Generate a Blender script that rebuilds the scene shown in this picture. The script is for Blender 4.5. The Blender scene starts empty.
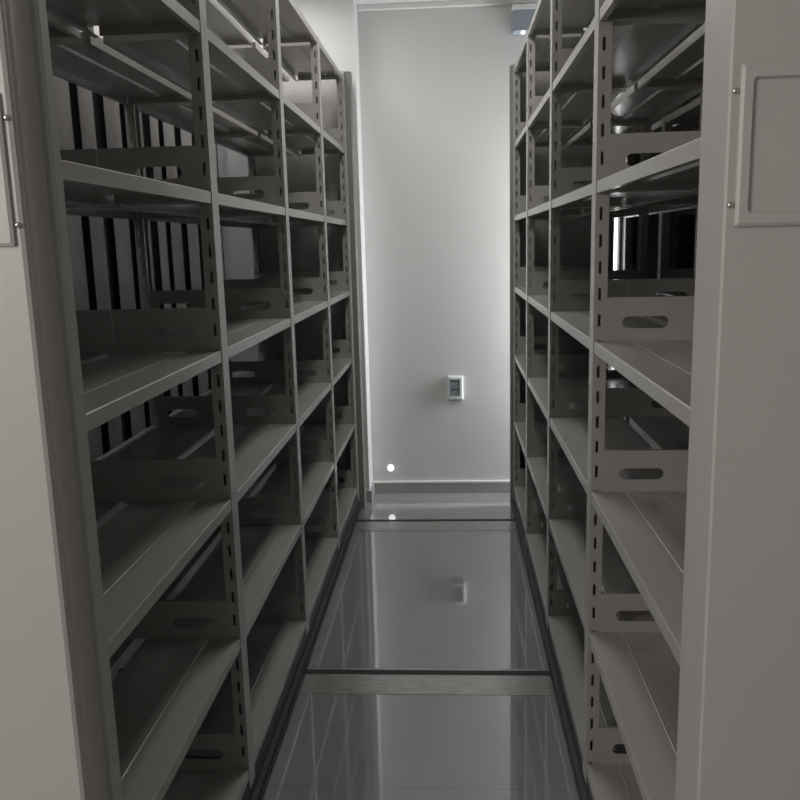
import bpy, bmesh, math, random
from mathutils import Vector, Matrix
random.seed(4)
SC = bpy.context.scene
COL = SC.collection
PI = math.pi

# ------------------------------------------------------------------ camera
FPX = 833.37; PITCH = 0.18504; YAW = -0.06491; ROLL = -0.02606
f = Vector((math.sin(YAW)*math.cos(PITCH), math.cos(YAW)*math.cos(PITCH), -math.sin(PITCH)))
rt = Vector((math.cos(YAW), -math.sin(YAW), 0)); up = rt.cross(f)
R = rt*math.cos(ROLL) + up*math.sin(ROLL); U = up*math.cos(ROLL) - rt*math.sin(ROLL)
cam_data = bpy.data.cameras.new('camera'); cam = bpy.data.objects.new('camera', cam_data); COL.objects.link(cam)
cam_data.sensor_width = 36; cam_data.lens = FPX/800*36; cam_data.clip_start = .05
M = Matrix((R, U, -f)).transposed().to_4x4(); M.translation = Vector((0.564, -1.994, 1.3836)); cam.matrix_world = M
SC.camera = cam

# ------------------------------------------------------------------ light and exposure
SC.view_settings.view_transform = 'Standard'; SC.view_settings.look = 'None'
SC.view_settings.gamma = 1; SC.view_settings.use_curve_mapping = False
SC.view_settings.exposure = 0.25
w = bpy.data.worlds.new('world'); SC.world = w; w.use_nodes = True
w.node_tree.nodes['Background'].inputs[0].default_value = (.80, .88, 1, 1)
w.node_tree.nodes['Background'].inputs[1].default_value = .08

def area(name, loc, target, sx, sy, power, color=(1, 1, 1), spread=180):
    l = bpy.data.lights.new(name, 'AREA'); l.shape = 'RECTANGLE'; l.size = sx; l.size_y = sy
    l.energy = power; l.color = color; l.spread = math.radians(spread)
    o = bpy.data.objects.new(name, l); COL.objects.link(o); o.location = loc
    o.rotation_euler = (Vector(target)-Vector(loc)).to_track_quat('-Z', 'Y').to_euler()
    return o
# daylight in the passage behind the right-hand units
area('daylight_right', (1.83, 2.90, 1.15), (.6, 3.0, 1.15), .14, 1.6, 22, (.96, .98, 1))
# ceiling lamps: far end of the aisle, the passage left of the shelving, and the open room behind the camera; plus a pier fill
area('lamp_aisle', (.46, 1.3, 2.69), (.46, 1.3, 0), .3, 1.6, 14, (1, .985, .96))
area('fill_pier', (-.30, 2.25, 2.69), (-.30, 2.4, 0), .3, .7, 4, (1, .99, .97))  # fill added above the left unit to brighten the upper pier face
area('lamp_left_passage', (-.645, 1.0, 2.69), (-.645, 1.0, 0), .08, 2.8, 6.5, (1, .97, .96))
area('lamp_room', (-1.6, -2.9, 2.0), (.5, 0, .9), .9, .9, 38, (1, .945, .90))

# ------------------------------------------------------------------ materials
def mat(name, col, rough=.5, metal=0, spec=.5, bump=0, bscale=60, var=0, vscale=3, stretch=(1, 1, 1), emit=None, estr=0, coat=0, crough=.1):
    m = bpy.data.materials.new(name); m.use_nodes = True; nt = m.node_tree; b = nt.nodes['Principled BSDF']
    b.inputs['Base Color'].default_value = (*col, 1); b.inputs['Roughness'].default_value = rough
    b.inputs['Metallic'].default_value = metal; b.inputs['Specular IOR Level'].default_value = spec
    b.inputs['Coat Weight'].default_value = coat
    b.inputs['Coat Roughness'].default_value = crough
    tc = nt.nodes.new('ShaderNodeTexCoord')
    if var or bump:
        mp = nt.nodes.new('ShaderNodeMapping'); nt.links.new(tc.outputs['Object'], mp.inputs[0]); mp.inputs['Scale'].default_value = stretch
    if var:
        n = nt.nodes.new('ShaderNodeTexNoise'); n.inputs['Scale'].default_value = vscale; n.inputs['Detail'].default_value = 5
        nt.links.new(mp.outputs[0], n.inputs['Vector'])
        r = nt.nodes.new('ShaderNodeValToRGB'); r.color_ramp.elements[0].position = .3; r.color_ramp.elements[1].position = .7
        r.color_ramp.elements[0].color = (*[c*(1-var) for c in col], 1); r.color_ramp.elements[1].color = (*[min(1, c*(1+var)) for c in col], 1)
        nt.links.new(n.outputs['Fac'], r.inputs[0]); nt.links.new(r.outputs[0], b.inputs['Base Color'])
    if bump:
        n2 = nt.nodes.new('ShaderNodeTexNoise'); n2.inputs['Scale'].default_value = bscale
        nt.links.new(mp.outputs[0], n2.inputs['Vector'])
        bp = nt.nodes.new('ShaderNodeBump'); bp.inputs['Strength'].default_value = bump; bp.inputs['Distance'].default_value = .002
        nt.links.new(n2.outputs['Fac'], bp.inputs['Height']); nt.links.new(bp.outputs[0], b.inputs['Normal'])
    if emit:
        b.inputs['Emission Color'].default_value = (*emit, 1); b.inputs['Emission Strength'].default_value = estr
    return m
STEEL = mat('grey_powder_coat', (.36, .35, .33), .32, coat=.7, crough=.2, bump=.15, bscale=260, var=.03)
PANEL = mat('grey_end_panel', (.42, .405, .385), .45, bump=.12, bscale=200, var=.025, vscale=1.5)
SEAL = mat('green_grey_rubber', (.34, .36, .33), .55)
SEAL2 = mat('dark_green_grey_rubber', (.17, .18, .16), .5)
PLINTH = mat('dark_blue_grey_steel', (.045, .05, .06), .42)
SLAT = mat('light_grey_slats', (.60, .58, .58), .4, var=.08, vscale=2)
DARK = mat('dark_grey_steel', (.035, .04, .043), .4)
WALL = mat('white_wall_paint', (.69, .685, .675), .75, bump=.2, bscale=120, var=.02, vscale=1.2)
CEIL = mat('white_ceiling', (.75, .75, .74), .8)
CORN = mat('white_trim', (.82, .82, .80), .5)
SKIRT = mat('grey_tile_skirting', (.34, .34, .32), .3)
RAIL = mat('worn_steel_rail', (.42, .43, .41), .28, metal=.6, var=.2, vscale=14, stretch=(1, 6, 1))
GROOVE = mat('rail_groove_black', (.02, .02, .02), .6)
WHITEP = mat('white_plastic', (.78, .80, .78), .35)
GREYBOX = mat('blue_grey_cover', (.33, .38, .44), .4)
SCREEN = mat('grey_blue_display', (.26, .30, .34), .15, var=.25, vscale=60)
SCREEND = mat('dark_display_edge', (.09, .10, .11), .2)
CHROME = mat('zinc_screw', (.55, .54, .5), .25, metal=1)
GLOW = mat('white_glow', (.9, .9, .88), .3, emit=(1, .99, .95), estr=1.4)  # emission for the box indicator and the added wall spot
GLASS = mat('window_sky', (.8, .9, 1), .3, emit=(.85, .93, 1), estr=1.5)

# glossy tiles
def tile_mat():
    m = mat('glossy_grey_floor_tile', (.27, .275, .275), .09, var=.10, vscale=2.2, stretch=(1, .5, 1)); nt = m.node_tree; b = nt.nodes['Principled BSDF']
    src = b.inputs['Base Color'].links[0].from_socket
    tc = nt.nodes.new('ShaderNodeTexCoord'); mp = nt.nodes.new('ShaderNodeMapping'); mp.inputs['Location'].default_value = (.36, -.98+.82, 0)
    nt.links.new(tc.outputs['Object'], mp.inputs[0])
    br = nt.nodes.new('ShaderNodeTexBrick'); br.offset = 0; br.inputs['Scale'].default_value = 1
    br.inputs['Brick Width'].default_value = 2.4; br.inputs['Row Height'].default_value = .82; br.inputs['Mortar Size'].default_value = .0022
    br.inputs['Color1'].default_value = (0, 0, 0, 1); br.inputs['Color2'].default_value = (0, 0, 0, 1); br.inputs['Mortar'].default_value = (1, 1, 1, 1)
    nt.links.new(mp.outputs[0], br.inputs['Vector'])
    mx = nt.nodes.new('ShaderNodeMix'); mx.data_type = 'RGBA'; nt.links.new(br.outputs['Color'], mx.inputs[0])
    nt.links.new(src, mx.inputs[6]); mx.inputs[7].default_value = (.22, .22, .22, 1); nt.links.new(mx.outputs[2], b.inputs['Base Color'])
    n = nt.nodes.new('ShaderNodeTexNoise'); n.inputs['Scale'].default_value = 3; n.inputs['Detail'].default_value = 6
    nt.links.new(tc.outputs['Object'], n.inputs['Vector'])
    mr = nt.nodes.new('ShaderNodeMapRange'); mr.inputs[3].default_value = .03; mr.inputs[4].default_value = .09; b.inputs['Coat Weight'].default_value = 1; b.inputs['Coat Roughness'].default_value = .02; b.inputs['Coat IOR'].default_value = 1.7
    nt.links.new(n.outputs['Fac'], mr.inputs[0]); nt.links.new(mr.outputs[0], b.inputs['Roughness'])
    return m
TILE = tile_mat()

# ------------------------------------------------------------------ mesh helpers
class MB:
    def __init__(s): s.bm = bmesh.new()
    def box(s, x0, x1, y0, y1, z0, z1):
        v = [s.bm.verts.new((x, y, z)) for x in (x0, x1) for y in (y0, y1) for z in (z0, z1)]
        for i in ((0, 1, 3, 2), (4, 6, 7, 5), (0, 4, 5, 1), (2, 3, 7, 6), (0, 2, 6, 4), (1, 5, 7, 3)): s.bm.faces.new([v[k] for k in i])
        return s
    def prism(s, pts, axis, a, b):
        """polygon pts (2D) pulled along axis from a to b"""
        def P(p, t):
            return {0: (t, p[0], p[1]), 1: (p[0], t, p[1]), 2: (p[0], p[1], t)}[axis]
        A = [s.bm.verts.new(P(p, a)) for p in pts]; B = [s.bm.verts.new(P(p, b)) for p in pts]
        n = len(pts)
        s.bm.faces.new(A); s.bm.faces.new(B[::-1])
        for i in range(n): s.bm.faces.new([A[i], B[i], B[(i+1) % n], A[(i+1) % n]])
        return s
    def build(s, name, m, parent=None, loc=(0, 0, 0), bevel=0, seg=2, smooth=False):
        bmesh.ops.recalc_face_normals(s.bm, faces=s.bm.faces)
        me = bpy.data.meshes.new(name); s.bm.to_mesh(me); s.bm.free(); me.materials.append(m)
        if smooth:
            for p in me.polygons: p.use_smooth = True
        o = bpy.data.objects.new(name, me); COL.objects.link(o); o.location = loc; o.parent = parent
        if bevel:
            b = o.modifiers.new('bevel', 'BEVEL'); b.width = bevel; b.segments = seg; b.limit_method = 'ANGLE'
        return o
def inst(src, name, parent, loc):
    o = src.copy(); o.name = name; COL.objects.link(o); o.parent = parent; o.location = loc; return o
def tag(o, label=None, cat=None, group=None, kind=None):
    for k, v in (('label', label), ('category', cat), ('group', group), ('kind', kind)):
        if v: o[k] = v
    return o
def struct(o): o['kind'] = 'structure'; return o
def empty(name, loc=(0, 0, 0)):
    o = bpy.data.objects.new(name, None); COL.objects.link(o); o.location = loc; o.empty_display_size = .1; return o

FZ = -.16; CZ = 2.72; YE = 3.06
# ------------------------------------------------------------------ room
struct(MB().box(-2.6, 2.4, -4.6, 3.3, FZ-.1, FZ).build('floor', TILE))
struct(MB().box(-2.6, 2.4, -4.6, 3.3, CZ, CZ+.1).build('ceiling', CEIL))
struct(MB().box(.05, 2.4, YE, YE+.2, FZ, CZ).build('wall_back', WALL))
struct(MB().box(-1.2, .05, 2.87, YE+.2, FZ, CZ).build('wall_back_pier', WALL, bevel=.004))
struct(MB().box(-2.6, -2.4, -4.6, -1.0, FZ, CZ).box(-2.4, -.545, -1.1, -1.0, FZ, CZ).box(-1.2, -.76, -1.0, 2.87, FZ, CZ).build('wall_left', WALL))  # unseen return beside the near left panel added to block lamp_room
struct(MB().box(-.758, -.75, -.8, 2.84, -.02, 2.05).build('slat_backing', DARK))  # opaque dark sheet on the wall, backs the gaps between the slats
bm = MB().box(1.86, 2.06, -1.4, 2.78, FZ, CZ).box(1.86, 2.06, 2.78, YE, FZ, .25).box(1.86, 2.06, 2.78, YE, 2.1, CZ).box(2.2, 2.4, -4.6, -1.4, FZ, CZ).box(2.06, 2.2, -1.5, -1.4, FZ, CZ)
struct(bm.build('wall_right', WALL))
struct(MB().box(-2.6, 2.4, -4.8, -4.6, FZ, CZ).build('wall_front', WALL))
struct(MB().box(.05, 1.86, YE-.012, YE, FZ, FZ+.064).build('baseboard_back', SKIRT, bevel=.002))
struct(MB().box(.05, 1.86, YE-.014, YE, FZ+.064, FZ+.078).build('trim_2', CORN, bevel=.002))
struct(MB().box(-.76, .062, 2.858, 2.87, FZ, FZ+.075).box(.05, .062, 2.87, YE-.012, FZ, FZ+.075).build('baseboard_pier', SKIRT, bevel=.002))
struct(MB().box(.05, 1.86, YE-.03, YE, CZ-.03, CZ).build('trim_1', CORN, bevel=.006))
struct(MB().box(1.96, 1.97, 2.78, YE, .25, 2.1).build('window_1', GLASS))

# ------------------------------------------------------------------ shelving
S = .3794; D = .535; HD = .255; LIP = .028; TOPZ = 2.305; YN = -.9; YF = 2.80

def shelf_mesh(sx, length):
    """half-depth steel shelf, local x 0..HD*sx from the open edge, y 0..length, top at z 0"""
    t = .0025; mb = MB(); d = HD-.004
    # rolled front lip, deck with two pressed creases, rear and end lips
    pts = [(0, -LIP), (0, -.002), (.002, 0), (.084, 0), (.087, .0014), (.090, 0), (.170, 0), (.173, .0006), (.176, 0), (d, 0), (d, -LIP), (d-.014, -LIP), (d-.014, -LIP+t), (d-t, -LIP+t), (d-t, -t),
           (t, -t), (t, -LIP+t), (.014, -LIP+t), (.014, -LIP)]
    mb.prism([(sx*a, b) for a, b in pts], 1, 0, length)
    for y in (0, length-t): mb.prism([(sx*.016, -LIP*.9), (sx*.016, -t), (sx*(d-.016), -t), (sx*(d-.016), -LIP*.9)], 1, y, y+t)
    # stiffening channel under the deck
    mb.prism([(sx*.100, -t), (sx*.104, -.009), (sx*.132, -.009), (sx*.136, -t)], 1, .01, length-.01)
    return mb

def plate_mesh(sx):
    """side plate with an oval hand hole, local x 0..HD*sx, z 0..0.105"""
    x0, x1, z1 = .028, D/2-.0005, .105; hx0, hx1, hz, r = .068, .178, .045, .0145
    mb = MB(); up_, dn = [], []
    for i in range(9):
        a = PI - PI/2*i/8; up_.append((hx0+r+r*math.cos(a), hz+r*math.sin(a)))
    for i in range(9):
        a = PI/2 - PI/2*i/8; up_.append((hx1-r+r*math.cos(a), hz+r*math.sin(a)))
    dn = [(a, 2*hz-b) for a, b in up_]
    top = [(x0, hz), (x0, z1-.004), (x0+.004, z1), (x1-.004, z1), (x1, z1-.004), (x1, hz)] + up_[::-1]
    bot = [(x0, hz), (x0, 0), (x1, 0), (x1, hz)] + dn[::-1]
    for P in (top, bot): mb.prism([(sx*a, b) for a, b in P], 1, 0, .002)
    # folded flange along the top edge
    mb.prism([(sx*(x0+.004), z1), (sx*(x1-.004), z1), (sx*(x1-.004), z1-.002), (sx*(x0+.004), z1-.002)], 1, .002, .012)
    return mb

def post_mesh(sx, h, wy=.055, dx=.032):
    """perforated upright: face towards the open side, two slotted flanges"""
    mb = MB(); t = .002
    def fx(a, b): return (min(sx*a, sx*b), max(sx*a, sx*b))
    mb.box(*fx(0, t), 0, wy, 0, h)
    for y in (0, wy-t):
        mb.box(*fx(t, .010), y, y+t, 0, h); mb.box(*fx(.017, dx), y, y+t, 0, h)
        n = int(h/.0632); z = 0
        for i in range(n+1):
            z1 = min(h, i*.0632+.034); z0 = i*.0632 if i else 0
            mb.box(*fx(.010, .017), y, y+t, z0, z1)
    mb.box(*fx(dx-t, dx), t, .012, 0, h); mb.box(*fx(dx-t, dx), wy-.012, wy-t, 0, h)
    return mb

def panel_profile(sx, d, near):
    """plan outline of a folded end panel: aisle-side ridges, flat outer face"""
    if near:
        pts = [(d, 0), (.003, 0), (0, .003), (0, .113), (.03, .113), (.03, .012), (d-.03, .012), (d-.03, .113), (d, .113)] if sx > 0 else [(d, 0), (.006, 0), (.001, .003), (0, .007), (0, .013), (.004, .016), (.004, .020), (0, .023), (0, .030), (.003, .033), (.003, .085), (.003, .112), (.03, .112), (.03, .012), (d-.03, .012), (d-.03, .112), (d, .112)]
    else:
        pts = [(d, 0), (d, .10), (0, .10), (0, 0), (.03, 0), (.03, .088), (d-.03, .088), (d-.03, 0)]
    return [(sx*a, b) for a, b in pts]

PROTO = {}
def protos(sx):
    if sx in PROTO: return PROTO[sx]
    PROTO[sx] = {}
    return PROTO[sx]

def unit(name, label, cat, X, sx, halves=2, post_y=0, back=None, front_frame=True, levels=7, group=None):
    root = tag(empty(name, (X, 0, FZ)), label, cat, group)
    b0 = -FZ     # height of the lowest deck above the floor
    d = D if halves == 2 else HD+.03
    P = protos(sx)
    def part(key, mk, nm, loc, m, parent=root, bevel=0):
        if key in P: return inst(P[key], nm, parent, loc)
        o = mk().build(nm, m, parent, loc, bevel=bevel); P[key] = o; return o
    bounds = [YN+.09] + [post_y + k*.9 for k in range(4)]
    # uprights
    h = 6*S + b0 - .10
    for k in range(4):
        y = post_y+k*.9-.0
        if k == 3: y = min(y, 2.70-.057)
        part('post_a', lambda: post_mesh(sx, h), 'upright_post', (0, y, .10), STEEL)
        part('post_c', lambda: post_mesh(-sx, h), 'upright_post', (sx*d, y, .10), STEEL)
    for xx, s2, key in ((0, sx, 'post_a'), (d, -sx, 'post_c')):
        part(key, lambda: post_mesh(s2, h), 'upright_post', (sx*(xx+(.034 if s2 == sx else -.034)), YN+.05, .10), STEEL)
    # shelves and side plates
    for k in range(4):
        y0 = (YN+.114) if k == 0 else post_y+(k-1)*.9+.056
        y1 = post_y+k*.9-.001
        if k == 3: y1 = min(y1, 2.70-.058)
        L = round(y1-y0, 4)
        for l in range(levels):
            z = b0+l*S
            for hf in range(halves):
                if hf == 0: part('sh0_%g' % L, lambda: shelf_mesh(sx, L), 'shelf', (sx*.0015, y0, z), STEEL)
                else: part('sh1_%g' % L, lambda: shelf_mesh(-sx, L), 'shelf', (sx*(D-.0015), y0, z), STEEL)
                if l < 6:
                    yp = y1-.003
                    if hf == 0: part('pl0', lambda: plate_mesh(sx), 'side_plate', (0, yp, z), STEEL)
                    else: part('pl1', lambda: plate_mesh(-sx), 'side_plate', (sx*D, yp, z), STEEL)
    # end panels
    near = MB().prism([(a, b) for a, b in panel_profile(sx, d, True)], 2, .05, b0+TOPZ).build('end_panel', PANEL, root, (0, YN, 0))
    if sx < 0: MB().prism([(sx*a, b) for a, b in [(-.004, .085), (-.008, .09), (-.008, .112), (-.004, .116), (.02, .116), (.02, .1125), (.0028, .1125), (.0028, .085)]], 2, .05, b0+TOPZ).build('edge_strip', SEAL, near, (0, 0, 0))
    MB().box(*sorted((sx*.003, sx*(d-.003))), .001, .111, b0+TOPZ-.001, b0+TOPZ+.002).build('panel_cap', PANEL, near, (0, 0, 0))
    pr = .036 if sx < 0 else .014
    far = MB().prism(panel_profile(sx, d, False), 2, .012, b0+TOPZ).build('end_panel', PANEL, root, (0, 2.70, 0))
    MB().prism([(sx*a, b) for a, b in [(0, .02), (-pr+.006, .024), (-pr, .032), (-pr, .09), (-pr+.006, .098), (0, .10)]], 2, .012, b0+TOPZ).build('edge_strip', SEAL2, far, (0, 0, 0))
    # plinth with toothed floor strip
    x0, x1 = sorted((sx*.004, sx*(d-.004)))
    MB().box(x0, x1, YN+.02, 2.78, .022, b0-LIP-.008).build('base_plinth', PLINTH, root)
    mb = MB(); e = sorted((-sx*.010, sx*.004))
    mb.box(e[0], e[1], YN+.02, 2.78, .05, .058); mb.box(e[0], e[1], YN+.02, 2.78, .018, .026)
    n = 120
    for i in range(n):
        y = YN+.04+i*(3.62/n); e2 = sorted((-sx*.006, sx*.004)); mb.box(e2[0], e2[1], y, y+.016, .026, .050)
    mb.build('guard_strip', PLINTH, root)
    # wheels on the rails
    for y in (.745, 2.43):
        for xx in (.10, d-.10):
            wb = MB(); wb.prism([(.021*math.cos(a*PI/8), .021*math.sin(a*PI/8)) for a in range(16)], 1, -.012, .012)
            wb.build('wheel', CHROME, root, (sx*xx, y, .022))
    # label frame screwed on the aisle-facing end panel
    if front_frame:
        fx0, fx1 = .0125, d-.03; z0, z1 = b0+1.394, b0+1.588
        def rr(x0, x1, z0, z1, r, n=5):
            out = []
            for cx, cz, a0 in ((x1-r, z1-r, 0), (x0+r, z1-r, PI/2), (x0+r, z0+r, PI), (x1-r, z0+r, 1.5*PI)):
                for i in range(n+1):
                    a = a0+PI/2*i/n; out.append((cx+r*math.cos(a), cz+r*math.sin(a)))
            return out
        mb = MB(); o_ = rr(fx0, fx1, z0, z1, .002); i0 = rr(fx0+.004, fx1-.004, z0+.004, z1-.004, .002)
        i1 = rr(fx0+.014, fx1-.014, z0+.016, z1-.016, .006); i2 = rr(fx0+.017, fx1-.017, z0+.019, z1-.019, .005)
        rings = [[mb.bm.verts.new((sx*a, yy, b)) for a, b in rg] for rg, yy in ((o_, 0), (o_, -.004), (i0, -.0065), (i1, -.0065), (i2, -.0015))]
        n = len(o_)
        for a, b in zip(rings, rings[1:]):
            for i in range(n): mb.bm.faces.new([a[i], a[(i+1) % n], b[(i+1) % n], b[i]])
        mb.bm.faces.new(rings[-1]); mb.bm.faces.new(rings[0][::-1])
        fr = mb.build('label_frame', PANEL, near, (0, 0, 0))
        for xx in (.006, ):
            for zz in (b0+1.557, b0+1.421):
                sb = MB(); bmesh.ops.create_uvsphere(sb.bm, u_segments=16, v_segments=8, radius=.0042)
                bmesh.ops.scale(sb.bm, vec=(1, .7, 1), verts=sb.bm.verts)
                sb.build('screw', CHROME, near, (sx*(xx+.0015), -.0005, zz), smooth=True)
    # closed back of a one-sided unit
    if back == 'dark':
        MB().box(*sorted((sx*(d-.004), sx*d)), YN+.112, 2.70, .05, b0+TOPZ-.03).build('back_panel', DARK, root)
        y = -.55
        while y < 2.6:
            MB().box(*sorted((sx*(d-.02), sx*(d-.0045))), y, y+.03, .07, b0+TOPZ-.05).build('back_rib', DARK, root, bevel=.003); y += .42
    return root

unit('mobile_shelving_unit', 'long grey steel mobile shelving unit on the left of the aisle, empty shelves', 'shelving unit', 0, -1, 2, 0.005)
PROTO.clear()
unit('mobile_shelving_unit', 'long grey steel mobile shelving unit on the right of the aisle, empty shelves', 'shelving unit', .9063, 1, 2, .053)
PROTO.clear()
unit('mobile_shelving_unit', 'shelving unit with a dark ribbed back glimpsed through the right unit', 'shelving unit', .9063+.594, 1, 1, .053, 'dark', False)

# ------------------------------------------------------------------ floor rails
def rail(y0, y1, label, flip=False):
    r = tag(empty('floor_rail', (0, y0, FZ)), label, 'rail', None)
    wd = y1-y0
    a, b = (wd-.032, wd) if not flip else (wd-.045, wd-.012)
    MB().box(-.76, 1.8, .012, wd-.034, 0, .0012).build('rail_plate', RAIL, r)
    MB().box(-.76, 1.8, a, b, 0, .0018).build('groove', GROOVE, r)
    MB().box(-.76, 1.8, *((0, .010) if not flip else (wd-.012, wd)), 0, .0016).build('edge_bar', RAIL, r)
    return r
rail(2.345, 2.535, 'worn steel floor rail strip crossing the aisle near the back wall')
rail(.655, .845, 'steel floor rail strip crossing the middle of the aisle', True)

# ------------------------------------------------------------------ vertical blind on the wall beyond the left unit
vb = tag(empty('vertical_blind', (-.75, 0, 2.06)), 'vertical blind of pale slats on the wall glimpsed through the left shelving', 'blind')
MB().box(.005, .06, -.85, 2.84, 0, .05).build('headrail', WHITEP, vb, bevel=.004)
y = -.62; i = 0; wd = [.17, .12, .15, .17, .10, .15]
while y < 2.68:
    wq = wd[i % 6]
    mb = MB(); n = 6
    P1 = [(.022+.010*math.sin(PI*k/n), wq*k/n) for k in range(n+1)]; P2 = [(a-.002, b) for a, b in P1[::-1]]
    mb.prism(P1+P2, 2, -2.0, -.004).build('slat', SLAT, vb, (0, y, 0)); y += wq+(.10 if i % 2 else .07); i += 1

# ------------------------------------------------------------------ wall fittings
t = tag(empty('thermostat', (.579, YE, .508)), 'small white thermostat with a grey display on the back wall', 'thermostat')
MB().box(-.048, .048, -.012, 0, -.075, .075).build('mounting_plate', WHITEP, t, bevel=.004)
MB().box(-.043, .043, -.028, -.012, -.070, .070).build('housing', WHITEP, t, bevel=.006, seg=3)
dsp = MB().box(-.034, .026, -.030, -.028, -.045, .054).build('display', SCREEN, t, bevel=.0008)
MB().box(-.034, .026, -.0308, -.030, .042, .054).box(.018, .026, -.0308, -.030, -.045, .042).box(-.024, .010, -.0308, -.030, -.012, -.002).build('display_edge', SCREEND, dsp)
for i in range(3): MB().box(-.030+i*.020, -.016+i*.020, -.0300, -.028, -.064, -.053).build('button', WHITEP, t, bevel=.0008)

t = tag(empty('wall_box', (.985, YE, 2.585)), 'grey cable box with a white lid high on the back wall', 'box')
MB().box(-.06, .10, -.10, 0, -.055, .055).build('housing', GREYBOX, t, bevel=.003)
MB().box(-.066, .106, -.106, 0, .055, .082).build('lid', WHITEP, t, bevel=.004)
sb = MB(); bmesh.ops.create_uvsphere(sb.bm, u_segments=16, v_segments=10, radius=.012); sb.build('indicator', GLOW, t, (-.005, -.085, -.062), smooth=True)

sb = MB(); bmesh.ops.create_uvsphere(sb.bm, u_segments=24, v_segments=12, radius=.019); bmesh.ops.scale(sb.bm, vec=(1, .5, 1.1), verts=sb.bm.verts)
o = sb.build('wall_glow_spot', GLOW, None, (.166, YE-.004, .003), smooth=True)  # added glowing bead, stands in for a spot of light on the wall
tag(o, 'tiny round bright spot low on the back wall, made as a glowing bead', 'bright spot')
